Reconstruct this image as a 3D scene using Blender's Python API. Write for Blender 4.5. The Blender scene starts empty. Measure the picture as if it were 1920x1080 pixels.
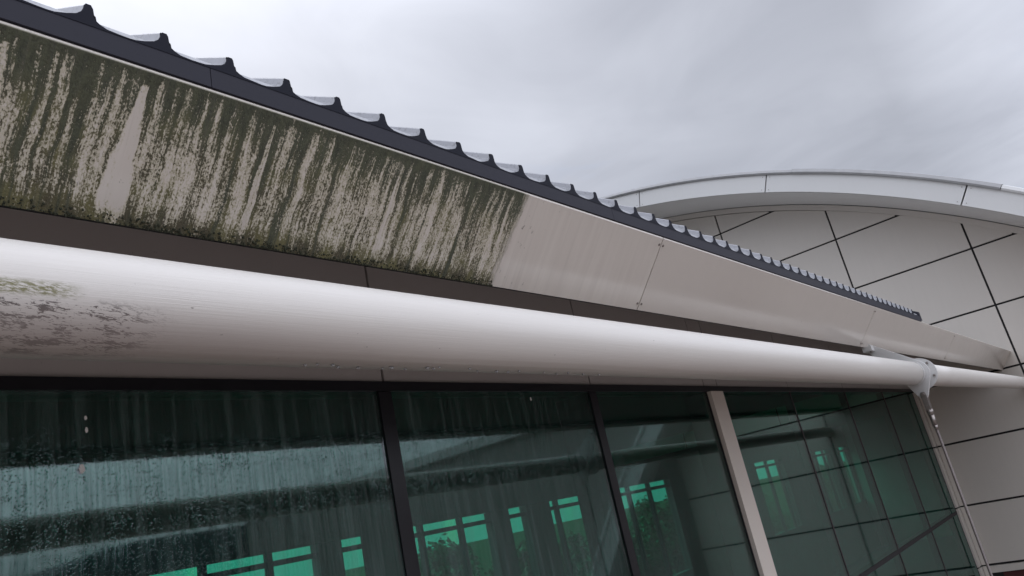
import bpy, bmesh, math, random
from mathutils import Vector, Matrix
random.seed(7)
R = math.radians
S = 3.5            # metres per survey unit
H = 5.0            # eye height above the ground
scene = bpy.context.scene
COL = scene.collection

def P(x, y, z):    # survey units (camera at 0,0,0) -> metres
    return Vector((x*S, y*S, z*S + H))

# ------------------------------------------------------------------ camera
cam_d = bpy.data.cameras.new('camera'); cam = bpy.data.objects.new('camera', cam_d); COL.objects.link(cam)
YAW, PIT, ROL, FPX = 0.637010931, 0.301946287, -0.216636675, 1420.39427
f = Vector((math.cos(PIT)*math.cos(YAW), math.cos(PIT)*math.sin(YAW), math.sin(PIT)))
r0 = Vector((math.sin(YAW), -math.cos(YAW), 0)); u0 = r0.cross(f)
rr = math.cos(ROL)*r0 + math.sin(ROL)*u0; uu = -math.sin(ROL)*r0 + math.cos(ROL)*u0
cam.matrix_world = Matrix(((rr.x, uu.x, -f.x, 0), (rr.y, uu.y, -f.y, 0), (rr.z, uu.z, -f.z, H), (0, 0, 0, 1)))
cam_d.sensor_width = 36; cam_d.lens = 36*FPX/1920; cam_d.clip_start = 0.02; cam_d.clip_end = 3000
scene.camera = cam

# ------------------------------------------------------------------ node helpers
class G:
    """small wrapper for building node graphs"""
    def __init__(s, tree):
        s.t = tree; s.n = tree.nodes; s.l = tree.links
    def new(s, kind, **kw):
        n = s.n.new(kind)
        for k, v in kw.items(): setattr(n, k, v)
        return n
    def put(s, sock, v):
        if v is None: return
        if isinstance(v, bpy.types.NodeSocket): s.l.new(v, sock)
        elif isinstance(v, (tuple, list)):
            d = len(sock.default_value); v = tuple(v)
            sock.default_value = (v + (1.0,))[:d] if len(v) < d else v[:d]
        else: sock.default_value = v
    def math(s, op, a, b=None, c=None, clamp=False):
        n = s.new('ShaderNodeMath', operation=op, use_clamp=clamp)
        for i, v in enumerate((a, b, c)): s.put(n.inputs[i], v)
        return n.outputs[0]
    def add(s, a, b): return s.math('ADD', a, b)
    def sub(s, a, b): return s.math('SUBTRACT', a, b)
    def mul(s, a, b): return s.math('MULTIPLY', a, b)
    def step(s, x, lo, hi):
        n = s.new('ShaderNodeMapRange', interpolation_type='SMOOTHSTEP')
        s.put(n.inputs[0], x); s.put(n.inputs[1], lo); s.put(n.inputs[2], hi)
        return n.outputs[0]
    def lin(s, x, lo, hi, a=0., b=1.):
        n = s.new('ShaderNodeMapRange')
        for i, v in enumerate((x, lo, hi, a, b)): s.put(n.inputs[i], v)
        return n.outputs[0]
    def mix(s, fac, a, b):
        n = s.new('ShaderNodeMix', data_type='RGBA')
        s.put(n.inputs[0], fac); s.put(n.inputs[6], a); s.put(n.inputs[7], b)
        return n.outputs[2]
    def pos(s): return s.new('ShaderNodeTexCoord').outputs['Object']
    def sep(s, v):
        n = s.new('ShaderNodeSeparateXYZ'); s.put(n.inputs[0], v); return n.outputs
    def comb(s, x, y, z):
        n = s.new('ShaderNodeCombineXYZ')
        for i, v in enumerate((x, y, z)): s.put(n.inputs[i], v)
        return n.outputs[0]
    def scale(s, v, sc):
        n = s.new('ShaderNodeVectorMath', operation='MULTIPLY'); s.put(n.inputs[0], v); n.inputs[1].default_value = sc
        return n.outputs[0]
    def noise(s, v, scale=1., detail=3., rough=.55, dist=0.):
        n = s.new('ShaderNodeTexNoise'); s.put(n.inputs['Vector'], v)
        n.inputs['Scale'].default_value = scale; n.inputs['Detail'].default_value = detail
        n.inputs['Roughness'].default_value = rough; n.inputs['Distortion'].default_value = dist
        return n.outputs[0]
    def vor(s, v, scale, rnd=1.):
        n = s.new('ShaderNodeTexVoronoi'); s.put(n.inputs['Vector'], v); n.inputs['Scale'].default_value = scale
        n.inputs['Randomness'].default_value = rnd
        return n.outputs
    def bump(s, h, strength=.3, dist=.01):
        n = s.new('ShaderNodeBump'); s.put(n.inputs['Height'], h)
        n.inputs['Strength'].default_value = strength; n.inputs['Distance'].default_value = dist
        return n.outputs[0]

def material(name):
    m = bpy.data.materials.new(name); m.use_nodes = True
    g = G(m.node_tree); g.n.clear()
    out = g.new('ShaderNodeOutputMaterial')
    return m, g, out
def principled(g, out, col, rough=.5, normal=None, metal=0., spec=.5, coat=0., coat_rough=.1):
    b = g.new('ShaderNodeBsdfPrincipled')
    g.put(b.inputs['Base Color'], col); g.put(b.inputs['Roughness'], rough); g.put(b.inputs['Metallic'], metal)
    b.inputs['Specular IOR Level'].default_value = spec
    b.inputs['Coat Weight'].default_value = coat; b.inputs['Coat Roughness'].default_value = coat_rough
    if normal: g.put(b.inputs['Normal'], normal)
    g.l.new(b.outputs[0], out.inputs[0]); return b

# ------------------------------------------------------------------ sky and sun
sun_v = Vector((0.328, 0.635, 0.700)).normalized()
world = bpy.data.worlds.new('World'); scene.world = world; world.use_nodes = True
g = G(world.node_tree); g.n.clear()
wo = g.new('ShaderNodeOutputWorld'); bg = g.new('ShaderNodeBackground'); bg.inputs[1].default_value = 0.1
sky = g.new('ShaderNodeTexSky', sky_type='NISHITA'); sky.sun_disc = False
sky.sun_elevation = math.asin(sun_v.z); sky.sun_rotation = math.atan2(sun_v.x, sun_v.y)
d = g.new('ShaderNodeTexCoord').outputs['Generated']
dx, dy, dz = g.sep(d)[:3]
# cloud deck: project the direction on a plane overhead so that banks shrink towards the horizon
zc = g.math('MAXIMUM', dz, .06)
pl = g.comb(g.math('DIVIDE', dx, zc), g.math('DIVIDE', dy, zc), 0.0)
n1 = g.noise(pl, .75, 4, .5, .9); n2 = g.noise(pl, 2.2, 5, .55, .8)
bank = g.add(g.mul(g.sub(n1, .5), .55), g.mul(g.sub(n2, .5), .28))
dot = g.new('ShaderNodeVectorMath', operation='DOT_PRODUCT'); g.put(dot.inputs[0], d); dot.inputs[1].default_value = sun_v
glow = g.math('POWER', g.math('MAXIMUM', dot.outputs['Value'], 0.0), 5.0)
back = g.math('MAXIMUM', g.add(g.mul(dx, .10), g.mul(dy, -.99)), 0.0)              # brightness added to the unseen sky behind the camera, to light the facades
base = g.add(g.add(g.add(3.75, g.mul(glow, 3.1)), g.mul(g.step(dz, .55, .95), 9.0)), g.mul(g.mul(back, g.step(dz, -.05, .30)), 12.0))  # zenith and rear sky are raised out of view as extra fill light
west = g.math('MAXIMUM', g.add(g.mul(dx, -.9), g.mul(dy, .43)), 0.0)  # added glow in the unseen side sky, to brighten the upper panelled wall
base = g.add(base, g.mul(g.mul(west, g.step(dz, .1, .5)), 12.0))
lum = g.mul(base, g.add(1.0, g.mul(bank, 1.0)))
lowwest = g.mul(g.step(g.mul(dx, -1.0), .1, .7), g.sub(1.0, g.step(dz, .05, .45)))  # unseen low sky on that side, dimmed to keep the lower wall dark
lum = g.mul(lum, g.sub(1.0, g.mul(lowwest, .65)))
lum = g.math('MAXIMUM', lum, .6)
tint = g.mix(g.step(g.add(bank, g.mul(glow, .4)), -.2, .45), (.895, .935, 1.07), (.925, .96, 1.07))
vm = g.new('ShaderNodeVectorMath', operation='SCALE'); g.put(vm.inputs[0], tint); g.put(vm.inputs['Scale'], lum)
clearing = g.mul(g.step(g.noise(pl, 1.3, 4, .55, .4), .60, .75), .35)     # thin places where blue comes through
fac = g.sub(.96, clearing)
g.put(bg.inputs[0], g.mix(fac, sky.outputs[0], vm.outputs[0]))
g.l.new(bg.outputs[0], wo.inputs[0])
ld = bpy.data.lights.new('sun', 'SUN'); ld.energy = 0.6; ld.angle = R(25); ld.color = (1, .95, .88)
lo = bpy.data.objects.new('sun', ld); COL.objects.link(lo)
lo.rotation_euler = sun_v.to_track_quat('Z', 'Y').to_euler(); lo.location = (0, 0, 60)
scene.view_settings.view_transform = 'Standard'; scene.view_settings.look = 'None'
scene.view_settings.exposure = 0.35; scene.view_settings.gamma = 1.0
scene.cycles.use_denoising = True
scene.cycles.max_bounces = 12; scene.cycles.transparent_max_bounces = 24; scene.cycles.glossy_bounces = 5
scene.cycles.caustics_reflective = False; scene.cycles.caustics_refractive = False
scene.render.film_transparent = False

# ------------------------------------------------------------------ materials
M = {}
CREAM = (.46, .425, .385)
def mat_panel(name, col=CREAM, rough=.28, grime=.12, spec=.5, rain=True):
    m, g, out = material(name)
    p = g.pos(); x, y, z = g.sep(p)[:3]
    fine = g.noise(g.scale(p, (14, 14, 1.2)), 1, 4, .6)      # rain washed streaks
    blot = g.noise(p, 1.1, 4, .6)
    k = g.add(g.mul(g.sub(fine, .5), grime if rain else 0.0), g.mul(g.sub(blot, .5), grime))
    c = g.mix(g.math('ADD', .5, k, clamp=True), tuple(a*.72 for a in col), tuple(min(1, a*1.24) for a in col))
    oi = g.new('ShaderNodeObjectInfo').outputs['Random']
    c = g.mix(g.lin(oi, 0, 1, 0, .10), c, tuple(a*.55 for a in col))
    sp = g.step(g.noise(p, 55, 2, .5), .73, .78)
    c = g.mix(g.mul(sp, .35), c, (.10, .09, .075))
    orange = g.noise(p, 3, 2, .5)
    principled(g, out, c, g.add(rough, g.mul(fine, .12)), g.bump(orange, .05, .02), spec=spec)
    return m
M['fascia'] = mat_panel('cream fascia coating', (.68, .625, .565), .10, .07, .5)
M['panel'] = mat_panel('cream wall panel', (.665, .62, .56), .32, .10)
M['archsoffit'] = mat_panel('pale arch soffit', (.84, .82, .79), .4, .06)
M['spandrel'] = mat_panel('cream spandrel panel', (.50, .47, .45), .35, .10)
M['column'] = mat_panel('cream column cladding', (.78, .71, .63), .35, .06)
M['band'] = mat_panel('pale arch band', (.66, .66, .645), .3, .08)
M['white'] = mat_panel('white steel paint', (.62, .615, .60), .28, .06)
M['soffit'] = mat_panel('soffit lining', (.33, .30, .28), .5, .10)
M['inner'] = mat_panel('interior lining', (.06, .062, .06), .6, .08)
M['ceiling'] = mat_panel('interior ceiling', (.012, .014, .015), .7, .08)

def simple(name, col, rough=.5, metal=0., var=.25, scale=8., spec=.5):
    m, g, out = material(name); p = g.pos()
    n = g.noise(p, scale, 5, .6)
    c = g.mix(n, tuple(a*(1-var) for a in col), tuple(a*(1+var) for a in col))
    principled(g, out, c, g.add(rough-.06, g.mul(n, .12)), g.bump(n, .08, .01), metal, spec); return m
M['frame'] = simple('near black anodised frame', (.010, .010, .014), .35)
M['joint'] = simple('dark joint recess', (.022, .021, .022), .8)
M['closure'] = simple('dark navy closure strip', (.008, .009, .017), .65, 0, .2, 8, .15)
M['flash'] = simple('charcoal eave flashing', (.024, .024, .034), .6, 0, .18, 5, .2)
M['brick'] = simple('dark red base wall', (.085, .022, .022), .8)
M['steel'] = simple('weathered stainless steel', (.30, .27, .25), .38, .9, .4, 30)
M['rodpaint'] = simple('taupe rod paint', (.15, .125, .115), .45, .3, .2, 30)
M['galv'] = simple('grey gutter metal', (.36, .36, .36), .5, .2, .22, 6)
M['screw'] = simple('dull screw head', (.20, .17, .15), .5, .4)
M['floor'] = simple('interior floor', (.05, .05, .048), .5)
M['bark'] = simple('bark', (.10, .075, .055), .9)

# roof sheet: painted steel with lichen specks
m, g, out = material('grey painted roof steel'); p = g.pos()
n = g.noise(p, 22, 6, .65); sp = g.step(g.noise(p, 60, 3, .6), .56, .66)
c = g.mix(n, (.30, .305, .325), (.40, .405, .425)); c = g.mix(g.mul(sp, .45), c, (.16, .16, .165))
principled(g, out, c, .42, g.bump(n, .1, .004)); M['roof'] = m

# mossy fascia: algae band at the top, drips, speckled streaks, mossy lower edge
m, g, out = material('moss streaked cream coating')
p = g.pos(); x, y, z = g.sep(p)[:3]
ZT = .361*S + H
v = g.math('DIVIDE', g.sub(ZT, z), .766)                     # metres down the slope, 0 .. 0.40
wob = g.mul(g.sub(g.noise(g.comb(g.mul(x, 3), g.mul(v, 6), 0), 1, 2), .5), .03)
u = g.add(x, wob)
lean = g.add(u, g.mul(v, .015))
s_broad = g.noise(g.comb(g.mul(lean, 7), g.mul(v, .8), 1.7), 1, 2, .5)
s_mid = g.noise(g.comb(g.mul(lean, 46), g.mul(v, 1.9), 4.2), 1, 3, .6)
s_fine = g.noise(g.comb(g.mul(lean, 150), g.mul(v, 5), 9.1), 1, 3, .6)
speck = g.noise(g.comb(g.mul(u, 210), g.mul(v, 130), 3.3), 1, 3, .72)
speck2 = g.noise(g.comb(g.mul(u, 48), g.mul(v, 26), 7.3), 1, 4, .7)
topd = g.add(.014, g.mul(g.math('POWER', g.math('MULTIPLY', g.add(g.mul(s_mid, .7), g.mul(s_fine, .3)), 1.45, clamp=True), 4.5), .50))   # how far each drip reaches
topd = g.mul(topd, g.lin(s_broad, .3, .7, .7, 1.35))
top = g.sub(1.0, g.step(g.math('DIVIDE', v, topd), .35, 1.15))
s_drip = g.noise(g.comb(g.mul(lean, 24), g.mul(v, .5), 14.), 1, 2, .5)
reach = g.add(.05, g.mul(g.noise(g.comb(g.mul(x, 17), 0, 21.), 1, 2, .5), .30))
drip = g.mul(g.step(g.sub(s_drip, g.mul(v, .12)), .44, .56), g.sub(1.0, g.step(g.math('DIVIDE', v, reach), .3, 1.1)))
bot = g.step(v, .325, .40)
wet = g.lin(v, 0, .4, .055, .05)
field = g.add(g.mul(g.sub(s_mid, .5), 1.25), g.mul(g.sub(s_fine, .5), .60))
hair = g.noise(g.comb(g.mul(lean, 330), g.mul(v, 7), 6.1), 1, 2, .6)
field = g.add(field, g.mul(g.sub(hair, .5), .55))
field = g.add(field, g.mul(g.sub(speck, .5), 1.55))
field = g.add(field, g.mul(g.sub(speck2, .5), .8))
field = g.add(field, g.mul(g.sub(s_broad, .5), .40))
field = g.add(field, g.add(g.add(g.mul(top, .10), g.add(g.mul(drip, .30), g.mul(g.sub(1.0, g.step(v, .0, g.lin(s_broad, .3, .7, .018, .05))), .34))), g.add(g.mul(bot, .36), wet)))
# a few runs that rain keeps clean
for (cx, w0, w1, strength) in ((.237*S, .010, .042, .62), (.150*S, .010, .022, .35), (.345*S, .006, .016, .4), (.49*S, .006, .02, .4)):
    wdt = g.lin(v, .03, .40, w0, w1)
    dist = g.math('ABSOLUTE', g.sub(g.sub(g.add(u, g.mul(g.sub(s_fine, .5), .012)), cx), g.mul(v, -.03)))
    run = g.mul(g.sub(1.0, g.step(g.math('DIVIDE', dist, wdt), .75, 1.1)), g.step(v, .028, .042))
    field = g.sub(field, g.mul(g.mul(run, strength), g.sub(1.0, g.mul(bot, .75))))
edge = g.add(x, g.add(g.mul(g.sub(s_fine, .5), .10), g.mul(g.sub(speck2, .5), .08)))
inside = g.sub(1.0, g.step(g.add(edge, g.mul(v, .12)), .675*S - .012, .675*S + .035))
inside = g.mul(inside, g.step(v, -.006, .003))                # the folded lip sheds its growth
mask = g.mul(g.step(field, -.02, .24), inside)
film = g.mul(g.mul(g.step(field, -.35, .12), .8), inside)   # thin green brown film between the clumps
clean = g.mix(g.noise(g.comb(g.mul(x, 18), g.mul(v, 1.5), 2), 1, 4, .6), (.60, .545, .49), (.74, .69, .625))
base = g.mix(film, clean, (.50, .455, .29))
hue = g.noise(g.comb(g.mul(u, 9), g.mul(v, 7), 11), 1, 3, .6)
olive = g.mix(g.step(hue, .42, .62), (.070, .060, .030), (.16, .15, .06))
deep = g.mix(g.step(g.add(g.mul(speck, .5), g.mul(speck2, .5)), .35, .65), (.020, .027, .017), (.082, .094, .056))
moss = g.mix(g.math('MAXIMUM', g.math('MAXIMUM', g.mul(top, .9), drip), g.step(s_mid, .52, .70)), olive, deep)
col = g.mix(g.mul(mask, .95), base, moss)
# grime spots that strayed onto the clean length
stray = g.mul(g.step(g.noise(g.comb(g.mul(x, 40), g.mul(v, 26), 5), 1, 3, .7), .64, .72), g.sub(1.0, g.step(x, .675*S, .80*S)))
col = g.mix(g.mul(stray, .7), col, (.09, .08, .06))
runs = g.mul(g.mul(g.step(g.noise(g.comb(g.mul(x, 45), g.mul(v, 1.2), 8), 1, 3, .6), .5, .75), .16), g.sub(1.0, g.step(x, .66*S, 1.05*S)))
col = g.mix(runs, col, (.25, .22, .20))
rough = g.mix(mask, (.14,)*3, (.85,)*3)
principled(g, out, col, rough, g.bump(g.mul(mask, g.add(.4, speck)), .55, .012), spec=.6); M['moss'] = m

M['splash'] = simple('dried white splash', (.85, .85, .82), .8)
M['mossclump'] = simple('moss clumps', (.035, .038, .022), .95, 0, .7, 60)
# white tube with brush marks, soot coloured lichen and a green stain
m, g, out = material('weathered white tube paint'); p = g.pos(); x, y, z = g.sep(p)[:3]
yc, zc_ = .432*S, .170*S + H
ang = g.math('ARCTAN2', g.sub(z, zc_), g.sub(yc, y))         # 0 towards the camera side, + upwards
brush = g.noise(g.comb(g.mul(x, 3.0), g.mul(ang, 38), 0), 1, 5, .7)
long_ = g.noise(g.comb(g.mul(x, .5), g.mul(ang, 9), 4), 1, 3, .6)
col = g.mix(brush, (.62, .585, .54), (.745, .715, .665))
low = g.sub(1.0, g.step(ang, -1.5, -.65))  # brown underside grime, deepened so the colour also carries the tube's shade
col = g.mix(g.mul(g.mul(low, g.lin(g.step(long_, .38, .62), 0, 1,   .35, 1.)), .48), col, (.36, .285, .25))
lich = g.noise(g.comb(g.add(g.mul(x, 80), g.mul(ang, 16)), g.mul(ang, 26), 2), 1, 5, .75, .6)
place = g.mul(g.sub(1.0, g.step(x, .165*S, .225*S)), g.mul(g.step(ang, -1.75, -1.1), g.sub(1.0, g.step(ang, -.55, -.2))))
patch = g.noise(g.comb(g.mul(x, 13), g.mul(ang, 5), 12), 1, 2, .5)
lm = g.math('MULTIPLY', g.step(g.add(lich, g.mul(g.sub(patch, .5), .75)), .525, .555), g.mul(place, 1.7), clamp=True)
col = g.mix(g.mul(lm, .92), col, (.035, .026, .024))
gp = g.mul(g.sub(1.0, g.step(x, .150*S, .170*S)), g.mul(g.step(ang, -.34, -.22), g.sub(1.0, g.step(ang, -.12, .02))))
col = g.mix(g.mul(gp, g.step(lich, .38, .58)), col, (.20, .19, .085))
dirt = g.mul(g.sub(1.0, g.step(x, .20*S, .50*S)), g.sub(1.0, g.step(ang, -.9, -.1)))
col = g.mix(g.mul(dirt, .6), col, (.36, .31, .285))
fly = g.step(g.noise(g.comb(g.mul(x, 42), g.mul(ang, 9), 6), 1, 2, .5), .745, .78)
col = g.mix(g.mul(fly, .6), col, (.16, .14, .12))
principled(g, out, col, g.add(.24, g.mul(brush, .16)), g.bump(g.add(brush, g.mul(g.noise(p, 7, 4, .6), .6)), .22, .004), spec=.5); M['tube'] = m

# tinted glass: green transmission, strong sky reflection, rain beads and run marks
def mat_glass(name, tint, refl, wet):
    m, g, out = material(name); p = g.pos(); x, y, z = g.sep(p)[:3]
    q = g.comb(x, z, 0)
    vx = g.vor(g.add_v(q, g.noise_v(q, 6, .02)) if False else q, 112)
    size = g.noise(q, 9, 3, .6)
    bead = g.sub(1.0, g.step(vx[0], .10, g.lin(size, .3, .7, .16, .52)))
    runn = g.noise(g.comb(g.mul(x, 30), g.mul(z, 1.3), 3), 1, 4, .65, .25)
    run = g.step(runn, .52, .60)
    where = g.mul(g.sub(1.0, g.step(x, .8*S, 2.0*S)), wet)
    hgt = g.add(g.mul(g.mul(bead, g.sub(1.0, run)), 1.0), g.mul(run, .35))
    nrm = g.bump(g.mul(hgt, g.add(where, .05*wet)), .14, .003)
    gl = g.new('ShaderNodeBsdfGlossy'); gl.inputs['Color'].default_value = (.92, .96, 1, 1)
    g.put(gl.inputs['Roughness'], .03); g.put(gl.inputs['Normal'], nrm)
    tr = g.new('ShaderNodeBsdfTransparent'); g.put(tr.inputs[0], tint)
    lw = g.new('ShaderNodeLayerWeight'); lw.inputs['Blend'].default_value = .5
    fr = g.add(.04, g.mul(g.math('POWER', lw.outputs['Facing'], 5.0), .40))   # same on both faces of the pane
    fac = g.math('ADD', refl, fr, clamp=True)
    fac = g.mul(fac, g.sub(1.0, g.mul(g.mul(bead, where), .30)))
    strk = g.step(g.noise(g.comb(g.mul(x, 75), g.mul(z, 1.6), 17), 1, 4, .65), .38, .66)
    fac = g.mul(fac, g.sub(1.0, g.mul(g.mul(strk, wet), g.add(.08, g.mul(where, .27)))))
    mx = g.new('ShaderNodeMixShader'); g.put(mx.inputs[0], fac); g.l.new(tr.outputs[0], mx.inputs[1]); g.l.new(gl.outputs[0], mx.inputs[2])
    df = g.new('ShaderNodeBsdfDiffuse'); df.inputs[0].default_value = (.50, .56, .58, 1)
    veil = g.mul(g.add(.02, g.mul(g.step(g.noise(g.comb(g.mul(x, 22), g.mul(z, .9), 8), 1, 4, .6), .45, .7), .07)), wet)
    veil = g.mul(veil, g.add(.35, g.mul(where, .9)))
    m2 = g.new('ShaderNodeMixShader'); g.put(m2.inputs[0], veil); g.l.new(mx.outputs[0], m2.inputs[1]); g.l.new(df.outputs[0], m2.inputs[2])
    g.l.new(m2.outputs[0], out.inputs[0]); return m
M['glass'] = mat_glass('wet green solar glass', (.235, .76, .62), .07, 1.0)
M['glass_clear'] = mat_glass('far window glass', (.80, .93, .88), .0, 0.0)

m, g, out = material('clear water'); b = principled(g, out, (.6, .6, .6), .05); b.inputs['Transmission Weight'].default_value = .6; b.inputs['IOR'].default_value = 1.33; M['water'] = m

# ground: reddish brick paving, wet
m, g, out = material('red brick paving'); p = g.pos()
bt = g.new('ShaderNodeTexBrick'); g.put(bt.inputs['Vector'], p); bt.inputs['Scale'].default_value = 4.2
bt.inputs['Color1'].default_value = (.27, .22, .20, 1); bt.inputs['Color2'].default_value = (.22, .18, .165, 1); bt.inputs['Mortar'].default_value = (.22, .20, .18, 1)
bt.inputs['Mortar Size'].default_value = .012
n = g.noise(p, .4, 5, .6); far = g.step(g.math('POWER', g.add(g.math('POWER', g.sep(p)[0], 2.), g.math('POWER', g.sep(p)[1], 2.)), .5), 45, 70)
c = g.mix(g.mul(n, .5), bt.outputs[0], (.27, .235, .21)); lawn = g.math('MAXIMUM', far, g.step(g.sep(p)[1], 12.2, 12.5))
c = g.mix(lawn, c, g.mix(g.noise(p, .05, 6, .6), (.018, .026, .011), (.04, .05, .02)))
principled(g, out, c, .8, g.bump(bt.outputs[1], .3, .01), spec=.05); M['ground'] = m
m, g, out = material('tree leaves'); p = g.pos()
n = g.noise(p, 1.2, 4, .6); principled(g, out, g.mix(n, (.028, .052, .018), (.085, .12, .045)), .6); M['leaf'] = m

# ------------------------------------------------------------------ builders
class MB:
    def __init__(s): s.bm = bmesh.new()
    def face(s, pts):
        return s.bm.faces.new([s.bm.verts.new(p) for p in pts])
    def prism(s, poly, a, b):
        """closed prism between two lists of matching points"""
        va = [s.bm.verts.new(p) for p in a]; vb = [s.bm.verts.new(p) for p in b]
        n = len(va)
        s.bm.faces.new(va); s.bm.faces.new(vb[::-1])
        for i in range(n): s.bm.faces.new((va[i], vb[i], vb[(i+1) % n], va[(i+1) % n]))
    def along_x(s, yz, x0, x1):          # polygon in (y,z) survey units extruded along x
        s.prism(None, [P(x0, y, z) for y, z in yz], [P(x1, y, z) for y, z in yz])
    def along_y(s, xz, y0, y1):
        s.prism(None, [P(x, y0, z) for x, z in xz], [P(x, y1, z) for x, z in xz])
    def box(s, x0, x1, y0, y1, z0, z1):
        s.along_x([(y0, z0), (y1, z0), (y1, z1), (y0, z1)], x0, x1)
    def tube(s, a, b, ra, rb=None, n=24, caps=True):
        rb = ra if rb is None else rb
        ax = (b-a).normalized(); t = Vector((0, 0, 1)) if abs(ax.z) < .9 else Vector((1, 0, 0))
        e1 = ax.cross(t).normalized(); e2 = ax.cross(e1)
        A = [s.bm.verts.new(a + (e1*math.cos(2*math.pi*i/n) + e2*math.sin(2*math.pi*i/n))*ra) for i in range(n)]
        B = [s.bm.verts.new(b + (e1*math.cos(2*math.pi*i/n) + e2*math.sin(2*math.pi*i/n))*rb) for i in range(n)]
        for i in range(n):
            fc = s.bm.faces.new((A[i], A[(i+1) % n], B[(i+1) % n], B[i])); fc.smooth = True
        if caps: s.bm.faces.new(A[::-1]); s.bm.faces.new(B)
    def sheet(s, rows):
        """grid of points -> quads"""
        vs = [[s.bm.verts.new(p) for p in r] for r in rows]
        for i in range(len(vs)-1):
            for j in range(len(vs[0])-1):
                s.bm.faces.new((vs[i][j], vs[i][j+1], vs[i+1][j+1], vs[i+1][j]))
    def build(s, name, mat, parent=None, smooth=False, bevel=0.):
        bmesh.ops.recalc_face_normals(s.bm, faces=s.bm.faces)
        if bevel > 0:
            bmesh.ops.bevel(s.bm, geom=[e for e in s.bm.edges if len(e.link_faces) == 2 and e.calc_face_angle(0) > .6],
                            offset=bevel, segments=2, profile=.6, affect='EDGES', clamp_overlap=True)
        me = bpy.data.meshes.new(name); s.bm.to_mesh(me); s.bm.free(); me.materials.append(mat)
        if smooth:
            for pl_ in me.polygons: pl_.use_smooth = True
        o = bpy.data.objects.new(name, me); COL.objects.link(o)
        if parent: hang(o, parent)
        return o
def world_of(o):
    m = Matrix.LocRotScale(o.location, o.rotation_euler, o.scale)
    return world_of(o.parent) @ o.matrix_parent_inverse @ m if o.parent else m
def hang(o, parent):
    o.parent = parent; o.matrix_parent_inverse = world_of(parent).inverted()
def thing(name, label, cat, loc, group=None):
    o = bpy.data.objects.new(name, None); COL.objects.link(o); o.location = loc
    o.empty_display_size = .3; return tag(o, label, cat, group)
def tag(o, label, cat, group=None):
    o['label'] = label; o['category'] = cat
    if group: o['group'] = group
    return o

# ------------------------------------------------------------------ the ground
mb = MB(); mb.sheet([[Vector((-900 + 60*i, -900 + 60*j, 0)) for i in range(31)] for j in range(31)])
gr = mb.build('ground', M['ground']); gr['kind'] = 'structure'

# ================================================================== the arched hall (right, behind)
AC, AZ, AR = 3.5106, -3.4445, 5.5714           # circle of the gable, in y and z
WX, OX = 5.13, 4.69                            # wall plane and front of the overhang
def arc(y, off=0.): return AZ + math.sqrt(max(0., (AR+off)**2 - (y-AC)**2))
def arc_pt(t, off=0.): return (AC - (AR+off)*math.sin(t), AZ + (AR+off)*math.cos(t))   # t: angle from the crown towards the camera side
hall = thing('arched_hall', 'pale panelled hall wall under a curved white roof edge, standing behind the ribbed roof', 'building', P(WX, .2, -H/S))
T0, T1 = -.05, 1.16
def arc_ts(a, b, n): return [a + (b-a)*i/n for i in range(n+1)]
# backing wall seen in the joints
mb = MB()
ys = [-1.9 + 5.2*i/60 for i in range(61)]
def low(y): return -H/S if y < 1.0 else .30
def poly_cells(y0, y1, z0, z1, xa, xb, top_off, n=70):
    """wall piece clipped by the arc, as a closed slab"""
    yy = [y0 + (y1-y0)*i/n for i in range(n+1)]
    tp = [(y, min(z1, arc(y) + top_off)) for y in yy]
    tp = [(y, z) for y, z in tp if z > z0 + .004]
    if len(tp) < 2: return None
    pts = [(tp[0][0], z0)] + tp + [(tp[-1][0], z0)]
    # drop the collinear run along a flat top
    keep = [pts[0]]
    for i in range(1, len(pts)-1):
        a, b, c_ = keep[-1], pts[i], pts[i+1]
        if abs((b[0]-a[0])*(c_[1]-b[1]) - (b[1]-a[1])*(c_[0]-b[0])) > 1e-7: keep.append(b)
    keep.append(pts[-1]); pts = keep
    m_ = MB(); m_.prism(None, [P(xa, y, z) for y, z in pts[::-1]], [P(xb, y, z) for y, z in pts[::-1]])
    return m_
m_ = poly_cells(-1.45, .99, -H/S, 9, WX+.012, WX+.10, -.004, 50); m_.build('backing_wall', M['joint'], hall)
m_ = poly_cells(.99, 3.3, .26, 9, WX+.012, WX+.10, -.004, 50); m_.build('backing_wall', M['joint'], hall)
JY = [-1.40, -.98, -.275, .432, 1.128, 1.855, 2.57, 3.28]
JZ = [-.735, -.408, -.060, .281, .636, .992, 1.34, 1.69, 2.04]
g2 = .0055
for i in range(len(JY)-1):
    for k in range(len(JZ)):
        z0 = JZ[k]; z1 = JZ[k+1] if k+1 < len(JZ) else 2.5
        y0, y1 = JY[i], JY[i+1]
        if y1 > .96 and z0 < .25:
            y1 = .958
            if y0 > .9: continue
        m_ = poly_cells(y0+g2, y1-g2, z0+g2, z1-g2, WX, WX+.010, -.042)
        if m_: m_.build('wall_panel', M['panel'], hall)
# curved trim between panels and soffit
mb = MB(); ts = arc_ts(T0, T1-.05, 70)
for a, b in zip(ts, ts[1:]):
    q = [arc_pt(a, -.036), arc_pt(a, .0), arc_pt(b, .0), arc_pt(b, -.036)]
    mb.prism(None, [P(WX-.006, y, z) for y, z in q], [P(WX+.011, y, z) for y, z in q])
mb.build('curved_trim', M['panel'], hall)
# soffit (underside of the overhang), returns to the wall
mb = MB()
mb.sheet([[P(OX+.012+(WX-.006-OX-.012)*j/4, *arc_pt(t, .004)) for j in range(5)] for t in arc_ts(T0, T1, 80)])
mb.sheet([[P(OX+.012+(WX-.006-OX-.012)*j/4, *arc_pt(t, .02)) for j in range(5)] for t in arc_ts(T0, T1, 80)])
mb.build('arch_soffit', M['archsoffit'], hall, True)
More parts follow.
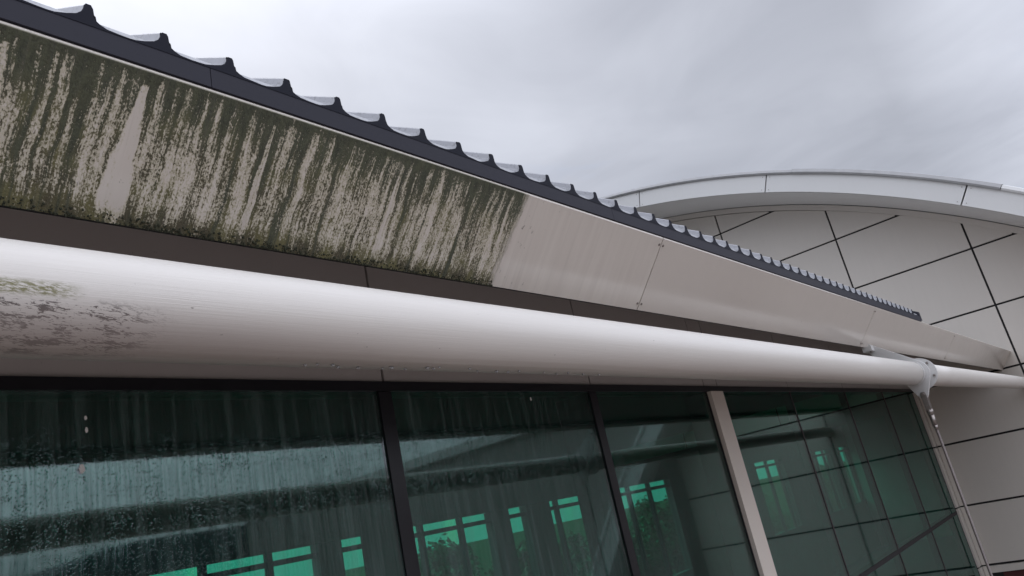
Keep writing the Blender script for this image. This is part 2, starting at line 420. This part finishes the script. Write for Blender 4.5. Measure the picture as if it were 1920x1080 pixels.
# front band in lengths with open joints, angles found from the joints in the picture
def t_of(y, z): return math.atan2(AC-y, z-AZ)
cuts = [T0, t_of(2.20, arc(2.20)), t_of(1.335, arc(1.335)), t_of(.362, arc(.362)), t_of(-.62, arc(-.62)), T1]
for a, b in zip(cuts, cuts[1:]):
    mb = MB(); tt = arc_ts(a+.0007, b-.0007, 18)
    ring = [(OX, .0), (OX, .112), (OX+.03, .112), (OX+.03, .0)]
    rows = []
    for t in tt: rows.append([P(x, *arc_pt(t, o)) for x, o in ring])
    vs = [[mb.bm.verts.new(q) for q in r] for r in rows]
    for i in range(len(vs)-1):
        for j in range(4): mb.bm.faces.new((vs[i][j], vs[i][(j+1) % 4], vs[i+1][(j+1) % 4], vs[i+1][j]))
    mb.bm.faces.new(vs[0]); mb.bm.faces.new(vs[-1][::-1])
    bd = mb.build('arch_band', M['band'], hall)
    for t in (a+.004, b-.004):
        for o in (.015, .098):
            mb = MB(); q = P(OX, *arc_pt(t, o)); mb.tube(q+Vector((-.004, 0, 0)), q+Vector((.002, 0, 0)), .009, n=8); mb.build('screw', M['screw'], bd)
# edge capping above the band, three overlapping lengths
def cap(a, b, grow, mat, label=None):
    mb = MB(); tt = arc_ts(a, b, 26)
    prof = [(OX-.010-grow, .112), (OX-.016-grow, .122), (OX-.010-grow, .138+grow), (OX+.02, .146+grow), (OX+.30, .150), (OX+.30, .112)]
    vs = [[mb.bm.verts.new(P(x, *arc_pt(t, o))) for x, o in prof] for t in tt]
    k = len(prof)
    for i in range(len(vs)-1):
        for j in range(k): mb.bm.faces.new((vs[i][j], vs[i][(j+1) % k], vs[i+1][(j+1) % k], vs[i+1][j]))
    mb.bm.faces.new(vs[0]); mb.bm.faces.new(vs[-1][::-1])
    o = mb.build('edge_capping', mat, hall)
    if label: o['label'] = label
tc1, tc2 = t_of(1.19, arc(1.19)), t_of(.235, arc(.235))
cap(T0, tc1, 0, M['galv']); cap(tc1+.0005, tc2, .004, M['galv'], 'darker middle length of edge capping'); cap(tc2+.0005, T1, .001, M['band'], 'paler end length of edge capping')
# vaulted roof and the far walls of the hall
mb = MB()
for off in (.105, .085):
    mb.sheet([[P(x, *arc_pt(t, off)) for x in (OX+.04, 7, 9, 11.2)] for t in arc_ts(T0, T1, 60)])
mb.build('vaulted_roof', M['galv'], hall, True)
m_ = poly_cells(-1.45, 3.3, -H/S, 9, 11.1, 11.2, -.004, 50); m_.build('end_wall', M['panel'], hall)
# base below the panels: pale sill course then dark red wall
mb = MB(); mb.box(WX-.008, WX+.012, -1.45, .958, -.778, -.742); mb.build('sill_course', M['panel'], hall)
mb = MB(); mb.box(WX+.006, WX+.0115, -1.45, .9, -H/S, -.780); mb.build('base_wall', M['brick'], hall)

# square wing that carries the hall on towards the camera side (out of frame, mirrored in the glass)
mb = MB(); mb.box(4.92, 9.0, -6.0, -.66, -H/S, .70); mb.build('side_wing', M['soffit'], hall)
mb = MB(); mb.box(4.86, 9.06, -6.06, -.65, .701, .78); mb.build('wing_parapet', M['band'], hall)

# ================================================================== the glass hall (left)
gh = thing('glass_hall', 'long green glazed hall with mossy cream eave fascia and dark ribbed metal roof', 'building', P(1.5, 1.0, -H/S))
B, T = (.525, .273), (.451, .361)              # lower and upper edge of the sloped fascia (y,z)
dn = ((B[0]-T[0])/.115, (B[1]-T[1])/.115); nrm_in = (-dn[1], dn[0])   # into the eave
if nrm_in[0] < 0: nrm_in = (dn[1], -dn[0])
FX = [-1.4, -.2, 1.010, 2.224, 3.41, 5.128]
gap = .0013
for i, (a, b) in enumerate(zip(FX, FX[1:])):
    th = .012
    prof = [B, T, (T[0]+.0003, T[1]+.0020), (T[0]+.0012, T[1]+.0034), (T[0]+.02, T[1]+.0044),
            (T[0]+.02, T[1]-.006), (T[0]+nrm_in[0]*th+.003, T[1]+nrm_in[1]*th), (B[0]+nrm_in[0]*th, B[1]+nrm_in[1]*th+.001)]
    mb = MB(); mb.along_x(prof, a+gap, b-gap)
    o = mb.build('fascia_panel', M['moss'] if i < 2 else M['fascia'], gh)
    if i < 2: o['label'] = 'cream fascia panel streaked with dark green moss'
    for xx in (a+.006, b-.006):
        for s_ in (.09, .91):
            if xx < .7 or xx > 5.1: continue
            c = P(xx, T[0]+(B[0]-T[0])*s_, T[1]+(B[1]-T[1])*s_); nv = Vector((0, -nrm_in[0], -nrm_in[1]))
            mb = MB(); mb.tube(c-nv*.003, c+nv*.004, .007, .006, n=10); mb.build('screw', M['screw'], o)
# moss clumps hanging on the lower edge of the mossy length
mb = MB(); rm = random.Random(5)
for k in range(1500):
    xx = rm.uniform(.10, .672)
    if abs(xx-.226) < .012 and rm.random() < .8: continue
    if rm.random() > .35 + .65*abs(math.sin(xx*37)+.4*math.sin(xx*91)): continue
    t_ = rm.random()**2*.06; rad = rm.uniform(.0015, .0045)
    c = P(xx, B[0]+(T[0]-B[0])*t_, B[1]+(T[1]-B[1])*t_)
    ret = bmesh.ops.create_icosphere(mb.bm, subdivisions=1, radius=rad)
    for v_ in ret['verts']:
        v_.co = c + v_.co*rm.uniform(.6, 1.3)
mg = mb.build('moss_growth', M['mossclump'], gh); mg['kind'] = 'stuff'
# dark backing behind the fascia joints
mb = MB(); o1 = .014; mb.along_x([(B[0]+nrm_in[0]*o1, B[1]+nrm_in[1]*o1+.004), (T[0]+nrm_in[0]*o1+.004, T[1]+nrm_in[1]*o1-.002), (T[0]+.05, T[1]-.01), (B[0]+.03, B[1]+.014)], -1.4, 5.12)
mb.build('eave_backing', M['joint'], gh)
# charcoal flashing between fascia and roof edge
EX = [-1.4, -.30, .285, .871, 2.05, 2.80]
for i, (a, b) in enumerate(zip(EX, EX[1:])):
    mb = MB(); mb.along_x([(.4500, .3648), (.4500, .3827), (.475, .3827), (.475, .3648)], a+.0003, b-.0003)
    mb.build('eave_flashing', M['flash'], gh)
# roof sheet and scribed closure strip
PITCH, XR0, NR = .05335, .197, 48
TAN = math.tan(R(31)); YE = .4496
ribx = [XR0 + PITCH*i for i in range(-24, NR)]
hp = [(-.50, -.05), (-.42, -.03), (-.34, .05), (-.27, .13), (-.16, .29), (-.10, .48), (-.068, .70), (-.055, .90), (-.035, 1.0),
      (.030, 1.0), (.045, .88), (.050, .70), (.056, .42), (.080, .25), (.13, .12), (.21, .0), (.36, -.04)]
ZP, ZR = YE*math.tan(R(40.50)), YE*(math.tan(R(41.6))-math.tan(R(40.5)))
top = []
rj = random.Random(3); jit = [(rj.gauss(0, .010), 1+rj.gauss(0, .025), rj.gauss(0, .012)) for _ in ribx]   # no two ribs are quite alike
for rx, (j0, j1, j2) in zip(ribx, jit):
    for k, h in hp: top.append((rx + (k+j0*min(1, h*2))*PITCH, ZP + (h*j1 + j2*(1-min(1, h)))*ZR))
top.append((2.795, ZP))
mb = MB()
for (xa, za), (xb, zb) in zip(top, top[1:]):
    q = [(xa, .3822), (xb, .3822), (xb, zb), (xa, za)]
    mb.face([P(x, YE, z) for x, z in q]); mb.face([P(x, YE+.0012, z) for x, z in q])
    mb.face([P(xa, YE, za), P(xb, YE, zb), P(xb, YE+.0012, zb), P(xa, YE+.0012, za)])
bmesh.ops.remove_doubles(mb.bm, verts=mb.bm.verts, dist=1e-5)
mb.build('closure_strip', M['closure'], gh)
rp = [(-.5, 0), (-.115, 0), (-.105, .06), (-.092, .50), (-.066, .53), (-.060, .90), (-.045, .97), (.045, .97), (.060, .90), (.070, .55), (.088, .50), (.105, .06), (.115, 0)]
prof = [(rx + k*PITCH, h) for rx in ribx for k, h in rp] + [(2.79, 0)]
LIP = (.0062, .0086)                           # turned up end of each pan
yl = [(YE+.0014, ZP-.0012, 1.0), (YE+LIP[0], ZP-.0012+LIP[1], .6)]
L2 = 2.75
rows = []
for y_, z_, k in yl:
    rows.append([P(x, y_, z_ + (h*ZR*.97 if h < .05 else max(0., h*ZR + ZP - z_ + (y_-YE)*TAN - (0 if k == 1. else 0)))) for x, h in prof])
for s_ in (.15, .8, 1.6, L2):
    rows.append([P(x, YE+LIP[0]+s_, ZP-.0012+LIP[1] + s_*TAN + max(0., h*ZR - (LIP[1]-.0012-LIP[0]*TAN) if h > .05 else 0.)) for x, h in prof])
mb = MB(); mb.sheet(rows)
mb.sheet([[P(x, YE+.02+s_, ZP-.006+s_*TAN) for x in (-1.4, 2.79)] for s_ in (0, L2)])
mb.build('roof_sheet', M['roof'], gh)
# verge flashing that ends the roof on the right
mb = MB(); mb.along_x([(.4495, .368), (.4495, .398), (.45+L2, .398+L2*TAN), (.45+L2, .366+L2*TAN-.02)], 2.797, 2.815)
mb.build('verge_flashing', M['flash'], gh)
mb = MB(); mb.along_x([(.472, .3575), (.472, .3665), (1.05, .715), (3.2, .715), (3.2, .705), (1.05, .705)], 2.82, 5.128); mb.build('flat_roof', M['galv'], gh)
# soffit under the eave
mb = MB(); zs = lambda y: .284 + (y-.537)*TAN
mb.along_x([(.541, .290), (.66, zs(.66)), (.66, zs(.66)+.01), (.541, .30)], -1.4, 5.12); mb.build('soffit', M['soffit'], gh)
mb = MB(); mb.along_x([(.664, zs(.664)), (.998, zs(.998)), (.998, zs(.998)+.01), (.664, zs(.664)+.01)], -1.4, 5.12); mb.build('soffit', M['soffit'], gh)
# spandrel wall above the glass
GZ = .294; MX = [-1.1, -.43, .245, .913, 1.583, 2.273, 2.966, 3.680, 4.348, 5.048]
edges = [-1.4] + [x for x in MX if abs(x-2.273) > .01 and x < 5] + [2.224, 2.322, 5.128]; edges.sort()
for a, b in zip(edges, edges[1:]):
    mb = MB(); mb.box(a+.0028, b-.0028, 1.0, 1.02, GZ, .555); mb.build('spandrel_panel', M['spandrel'], gh)
mb = MB(); mb.box(-1.4, 5.128, 1.012, 1.05, GZ+.003, .56); mb.build('spandrel_backing', M['joint'], gh)
# glazing
mb = MB(); mb.box(-1.4, 5.048, .994, 1.05, GZ-.018, GZ-.001); mb.build('window_head', M['frame'], gh)
ge = [-1.4, -1.1, -.43, .245, .913, 1.583, 2.224]
ge2 = [2.322, 2.966, 3.680, 4.348, 5.048]
for es in (ge, ge2):
    for a, b in zip(es, es[1:]):
        mb = MB(); mb.box(a+.012 if es is ge else a+.003, b-.0195 if es is ge and b < 2.2 else b-.003, 1.0, 1.003, -1.2, GZ-.018); mb.build('window_pane', M['glass'], gh)
for x in MX[:5]:
    mb = MB(); mb.box(x-.019, x+.011, .9965, 1.10, -1.2, GZ-.019); mb.build('mullion', M['frame'], gh)
for x in MX[6:9]:
    mb = MB(); mb.box(x-.0045, x+.0045, .9985, 1.03, -1.2, GZ-.019); mb.build('mullion', M['frame'], gh)
mb = MB(); mb.box(2.2275, 2.3185, .985, 1.06, -1.2, GZ-.019); mb.build('column_cladding', M['column'], gh, bevel=.004)
mb = MB(); mb.box(2.222, 2.324, .998, 1.075, -1.2, GZ-.0185); mb.build('column_gasket', M['frame'], gh)
# corner trim between the glass and the panelled wall, jointed with the panels
zz = [-H/S] + JZ[:4]
for a, b in zip(zz, zz[1:]):
    b = min(b, GZ-.02) if b > .2 else b
    mb = MB(); mb.box(5.052, 5.128, .990, 1.05, a+.004, b-.004); mb.build('corner_trim', M['panel'], gh)
    mb = MB(); mb.box(5.120, 5.1285, .962, .9875, a+.004, b-.004); mb.build('corner_trim', M['panel'], gh)
mb = MB(); mb.box(5.049, 5.129, 1.0, 1.06, -H/S, GZ-.019); mb.build('corner_post', M['joint'], gh)
mb = MB(); mb.box(2.330, 5.046, .9975, 1.04, -.437, -.421); mb.build('transom', M['joint'], gh)
mb = MB(); mb.box(-1.4, 5.048, .99, 1.06, -H/S, -1.2); mb.build('plinth', M['panel'], gh)
# dried splash marks on the panes
panes = [o for o in gh.children if o.name.startswith('window_pane')]
for x, z, a, b in ((.410, .2415, .006, .010), (.4105, .226, .006, .013), (.4035, .178, .011, .020), (1.3305, .2595, .008, .014)):
    host = [o for o in panes if min(v_.co.x for v_ in o.data.vertices) < x*S < max(v_.co.x for v_ in o.data.vertices)][0]
    mb = MB(); n_ = 14
    pts = [P(x, 1.0, z) + Vector((a*math.cos(2*math.pi*i/n_)*(1+.2*math.sin(3*i)), -.0008, b*math.sin(2*math.pi*i/n_))) for i in range(n_)]
    mb.prism(None, pts, [q + Vector((0, -.0015, 0)) for q in pts]); mb.build('splash_mark', M['splash'], host)
# interior: floor, ceiling and the window wall on the far side
FY = 3.2
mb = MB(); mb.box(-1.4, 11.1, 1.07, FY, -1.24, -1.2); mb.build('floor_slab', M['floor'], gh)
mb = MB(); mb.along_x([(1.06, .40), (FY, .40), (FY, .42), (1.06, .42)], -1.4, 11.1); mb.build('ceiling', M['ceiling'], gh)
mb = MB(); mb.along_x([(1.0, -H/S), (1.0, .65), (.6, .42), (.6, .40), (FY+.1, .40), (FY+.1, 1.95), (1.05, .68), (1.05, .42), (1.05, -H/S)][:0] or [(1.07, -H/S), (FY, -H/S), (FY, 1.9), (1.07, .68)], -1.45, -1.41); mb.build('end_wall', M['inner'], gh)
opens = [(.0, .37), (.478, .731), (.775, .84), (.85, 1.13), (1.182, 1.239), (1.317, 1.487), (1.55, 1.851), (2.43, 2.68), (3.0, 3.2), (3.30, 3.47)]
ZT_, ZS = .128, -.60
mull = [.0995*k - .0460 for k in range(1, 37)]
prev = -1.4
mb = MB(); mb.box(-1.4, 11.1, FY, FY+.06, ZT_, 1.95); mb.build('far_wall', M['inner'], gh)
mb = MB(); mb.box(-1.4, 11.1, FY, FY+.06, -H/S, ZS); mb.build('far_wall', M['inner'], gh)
for a, b in opens + [(3.469, 3.47)]:
    xa, xb = a*FY, b*FY
    if xa > prev:
        mb = MB(); mb.box(prev, xa, FY, FY+.06, ZS+.001, ZT_-.001); mb.build('far_pier', M['inner'], gh)
    prev = xb
    if b - a < .01: continue
    fr = MB(); fr.box(xa, xb, FY+.005, FY+.045, .066, .090)
    for mx_ in mull:
        if a+.02 < mx_ < b-.02: fr.box(mx_*FY-.014, mx_*FY+.014, FY+.010, FY+.040, ZS+.001, ZT_-.001)
    fo = fr.build('far_window_frame', M['frame'], gh)
    mb = MB(); mb.box(xa, xb, FY+.022, FY+.025, ZS+.001, ZT_-.001); mb.build('pane', M['glass_clear'], fo)
mb = MB(); mb.box(prev, 11.1, FY, FY+.06, ZS+.001, ZT_-.001); mb.build('far_pier', M['inner'], gh)

# ================================================================== steel tube beam with its joint
TC, TR = (.432, .170), .0316
tb = thing('tube_beam', 'thick white painted steel tube running along the glass below the eave', 'beam', P(1.5, TC[0], TC[1]-TR))
def ctube(x0, x1, r, name, mat, n=64, smooth_caps=True):
    mb = MB(); xs = [x0 + (x1-x0)*i/8 for i in range(9)]
    rows = [[P(x, TC[0]+r*math.cos(2*math.pi*j/n), TC[1]+r*math.sin(2*math.pi*j/n)) for j in range(n)] for x in xs]
    vs = [[mb.bm.verts.new(q) for q in rw] for rw in rows]
    for i in range(8):
        for j in range(n):
            fc = mb.bm.faces.new((vs[i][j], vs[i][(j+1) % n], vs[i+1][(j+1) % n], vs[i+1][j])); fc.smooth = True
    mb.bm.faces.new(vs[0]); mb.bm.faces.new(vs[-1][::-1])
    return mb.build(name, mat, tb)
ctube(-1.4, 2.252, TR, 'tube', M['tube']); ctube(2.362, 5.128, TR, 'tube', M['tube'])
ctube(2.2525, 2.3615, .026, 'joint_sleeve', M['white'], 40)
ctube(2.2435, 2.2520, TR+.0018, 'weld_collar', M['white'], 48)
fl = ctube(2.352, 2.3615, .0445, 'flange', M['white'], 48)
for k in range(6):
    a = math.pi*2*k/6+.35; q = P(2.352, TC[0]+.037*math.cos(a), TC[1]+.037*math.sin(a))
    mb = MB(); mb.tube(q+Vector((-.018, 0, 0)), q+Vector((.002, 0, 0)), .012, n=6); mb.build('bolt', M['steel'], fl)
# gusset plate: disc with an arm to the eave and a tongue for the tie rod
pts = [(TC[0]+.0375*math.cos(a), TC[1]+.0375*math.sin(a)) for a in [2*math.pi*i/40 for i in range(40)]]
pts += [(.520, .2835), (.531, .272), (.5295, .2655), (.4185, .108), (.4235, .1015), (.4365, .1015), (.4435, .110)]
def hull(ps):
    ps = sorted(set(ps)); 
    def half(seq):
        h = []
        for p_ in seq:
            while len(h) > 1 and (h[-1][0]-h[-2][0])*(p_[1]-h[-2][1]) - (h[-1][1]-h[-2][1])*(p_[0]-h[-2][0]) <= 0: h.pop()
            h.append(p_)
        return h[:-1]
    return half(ps) + half(ps[::-1])
disc = pts[:40]
gus1 = hull(disc + pts[40:43]); gus2 = hull([q for q in disc if q[1] < TC[1]-.012] + pts[43:])
mb = MB(); mb.along_x(gus1, 2.2965, 2.3035); mb.build('gusset_plate', M['white'], tb, bevel=.003)
mb = MB(); mb.along_x(gus2, 2.2955, 2.3045); mb.build('gusset_tongue', M['white'], tb, bevel=.003)
mb = MB(); mb.box(2.272, 2.326, .508, .534, .259, .2745); mb.build('eave_bracket', M['white'], tb, bevel=.006)
mb = MB()
for xx in (2.28, 2.318): mb.tube(P(xx, .514, .259)+Vector((0, 0, -.014)), P(xx, .514, .259), .011, n=6)
mb.build('bracket_bolts', M['steel'], tb)

# ================================================================== tie rod hanging from the joint
tr = thing('tie_rod', 'thin steel tie rod with fork end hanging from the white tube joint', 'tie rod', P(2.30, .4305, -H/S))
top_p, bot_p = P(2.30, .4300, .112), P(2.30, .4330, -H/S)
ax = (bot_p-top_p).normalized()
for sx in (-1, 1):
    mb = MB(); off = Vector((sx*.023, 0, 0))
    mb.prism(None, [top_p+off+Vector((-.006, y, z)) for y, z in ((-.026, -.01), (-.018, .022), (.018, .022), (.026, -.01), (.022, -.15), (-.022, -.15))],
             [top_p+off+Vector((.006, y, z)) for y, z in ((-.026, -.01), (-.018, .022), (.018, .022), (.026, -.01), (.022, -.15), (-.022, -.15))])
    mb.build('fork_cheek', M['steel'], tr, bevel=.003)
mb = MB(); mb.tube(top_p+Vector((-.045, 0, 0)), top_p+Vector((.045, 0, 0)), .013, n=14); mb.build('pin', M['steel'], tr)
mb = MB(); a = top_p+ax*.145; mb.tube(a, a+ax*.05, .031, .026, 18); mb.tube(a+ax*.05, a+ax*.15, .024, .022, 18); mb.tube(a+ax*.15, a+ax*.19, .022, .014, 18); mb.build('turnbuckle', M['steel'], tr)
mb = MB(); mb.tube(a+ax*.185, bot_p, .0125, n=18); mb.build('rod', M['rodpaint'], tr)

# hanging rain drops under the tube
mbd = MB(); bmesh.ops.create_icosphere(mbd.bm, subdivisions=2, radius=.007)
for v_ in mbd.bm.verts:
    if v_.co.z > 0: v_.co.z *= .5
    else: v_.co.z *= 1.3
first = None
dx_ = [.322, .331, .345, .352, .371, .395, .402, .418, .44, .447, .452, .49, .505, .53, .547, .56, .60, .625, .64, .67, .70]
for xx in dx_:
    if first is None: o = first = mbd.build('water_drop', M['water'], None, True)
    else: o = first.copy(); COL.objects.link(o)
    aa = -math.pi/2 - random.uniform(.02, .22)
    k = random.uniform(.4, .7); o.scale = (k*1.6, k, k)
    o.location = P(xx, TC[0]+TR*math.cos(aa), TC[1]+TR*math.sin(aa)) + Vector((0, 0, -.003))
    tag(o, 'small water drop hanging from the underside of the white tube', 'water drop', 'drops hanging under the white tube')

# ================================================================== trees beyond the far windows
def tree_mesh(seed, h, w):
    rnd = random.Random(seed); mb = MB()
    for k in range(95):
        a = rnd.uniform(0, 6.28); rr_ = w*math.sqrt(rnd.random()); zc_ = rnd.uniform(.32, 1.0)
        rr_ *= math.sin(min(1., (1.08-zc_)*1.6)*1.5)
        c = Vector((rr_*math.cos(a), rr_*math.sin(a), h*zc_*.95)); s_ = rnd.uniform(.25, .5)
        for q in range(85):
            dvec = Vector((rnd.gauss(0, 1), rnd.gauss(0, 1), rnd.gauss(0, .8))).normalized()*s_*rnd.uniform(.5, 1.1)
            n_ = Vector((rnd.gauss(0, 1), rnd.gauss(0, 1), rnd.gauss(0, 1))).normalized()
            t_ = n_.orthogonal().normalized(); b_ = n_.cross(t_); l_ = rnd.uniform(.05, .12)
            mb.face([c+dvec+t_*l_, c+dvec+b_*l_*.6, c+dvec-t_*l_, c+dvec-b_*l_*.6])
    me = bpy.data.meshes.new('crown'); mb.bm.to_mesh(me); mb.bm.free(); me.materials.append(M['leaf'])
    mt = MB(); mt.tube(Vector((0, 0, 0)), Vector((.05, .03, h*.5)), .16, .09, 10)
    for k in range(5):
        a = k*1.26; mt.tube(Vector((.05, .03, h*(.3+.04*k))), Vector((w*.55*math.cos(a), w*.55*math.sin(a), h*(.55+.06*k))), .07, .02, 7)
    me2 = bpy.data.meshes.new('trunk'); bmesh.ops.recalc_face_normals(mt.bm, faces=mt.bm.faces); mt.bm.to_mesh(me2); mt.bm.free(); me2.materials.append(M['bark'])
    return me, me2
kinds = [tree_mesh(1, 4.7, 2.0), tree_mesh(2, 4.3, 2.3), tree_mesh(3, 5.2, 1.5)]
rnd = random.Random(11)
for i in range(34):
    x = 4.5 + i*1.9 + rnd.uniform(-.6, .6); y = 18.5 + rnd.uniform(-1.5, 3.5); k = rnd.randrange(3)
    t_ = thing('tree', 'dark leafy tree seen through the green glass and the far windows', 'tree', (x, y, 0), 'trees beyond the far windows')
    for nm, me in (('crown', kinds[k][0]), ('trunk', kinds[k][1])):
        o = bpy.data.objects.new(nm, me); COL.objects.link(o); o.parent = t_
    t_.rotation_euler = (0, 0, rnd.uniform(0, 6)); sc_ = rnd.uniform(.88, 1.0); t_.scale = (sc_,)*3

# ================================================================== low pavilion behind the camera, mirrored in the glass
pv = thing('pavilion', 'low dark pavilion with a curved roof across the paving, mirrored in the glass', 'building', (35, -26, 0))
mb = MB(); x0, x1, y0, y1 = 9.5, 75, -34, -22
def rc(x): return 7.42 - 1.6*max(0., 1-(x-x0)/4.)**2
xs = [x0 + i*.4 for i in range(11)] + [x1]
pf = [(x0, 4.9)] + [(x, rc(x)) for x in xs] + [(x1, 4.9)]
mb.prism(None, [Vector((x, y0, z)) for x, z in pf[::-1]], [Vector((x, y1, z)) for x, z in pf[::-1]]); mb.build('roof', M['flash'], pv)
mb = MB(); mb.prism(None, [Vector((x, y, 0)) for x, y in ((x0+.6, y0+.6), (x1-.6, y0+.6), (x1-.6, y1-.6), (x0+.6, y1-.6))], [Vector((x, y, 4.895)) for x, y in ((x0+.6, y0+.6), (x1-.6, y0+.6), (x1-.6, y1-.6), (x0+.6, y1-.6))]); mb.build('wall', M['soffit'], pv)
for i in range(12):
    xa = x0 + 2 + i*5.2; mb = MB()
    mb.prism(None, [Vector((x, y1-.64, z)) for x, z in ((xa, 1), (xa+3.6, 1), (xa+3.6, 3.6), (xa, 3.6))], [Vector((x, y1-.56, z)) for x, z in ((xa, 1), (xa+3.6, 1), (xa+3.6, 3.6), (xa, 3.6))]); mb.build('window', M['frame'], pv)
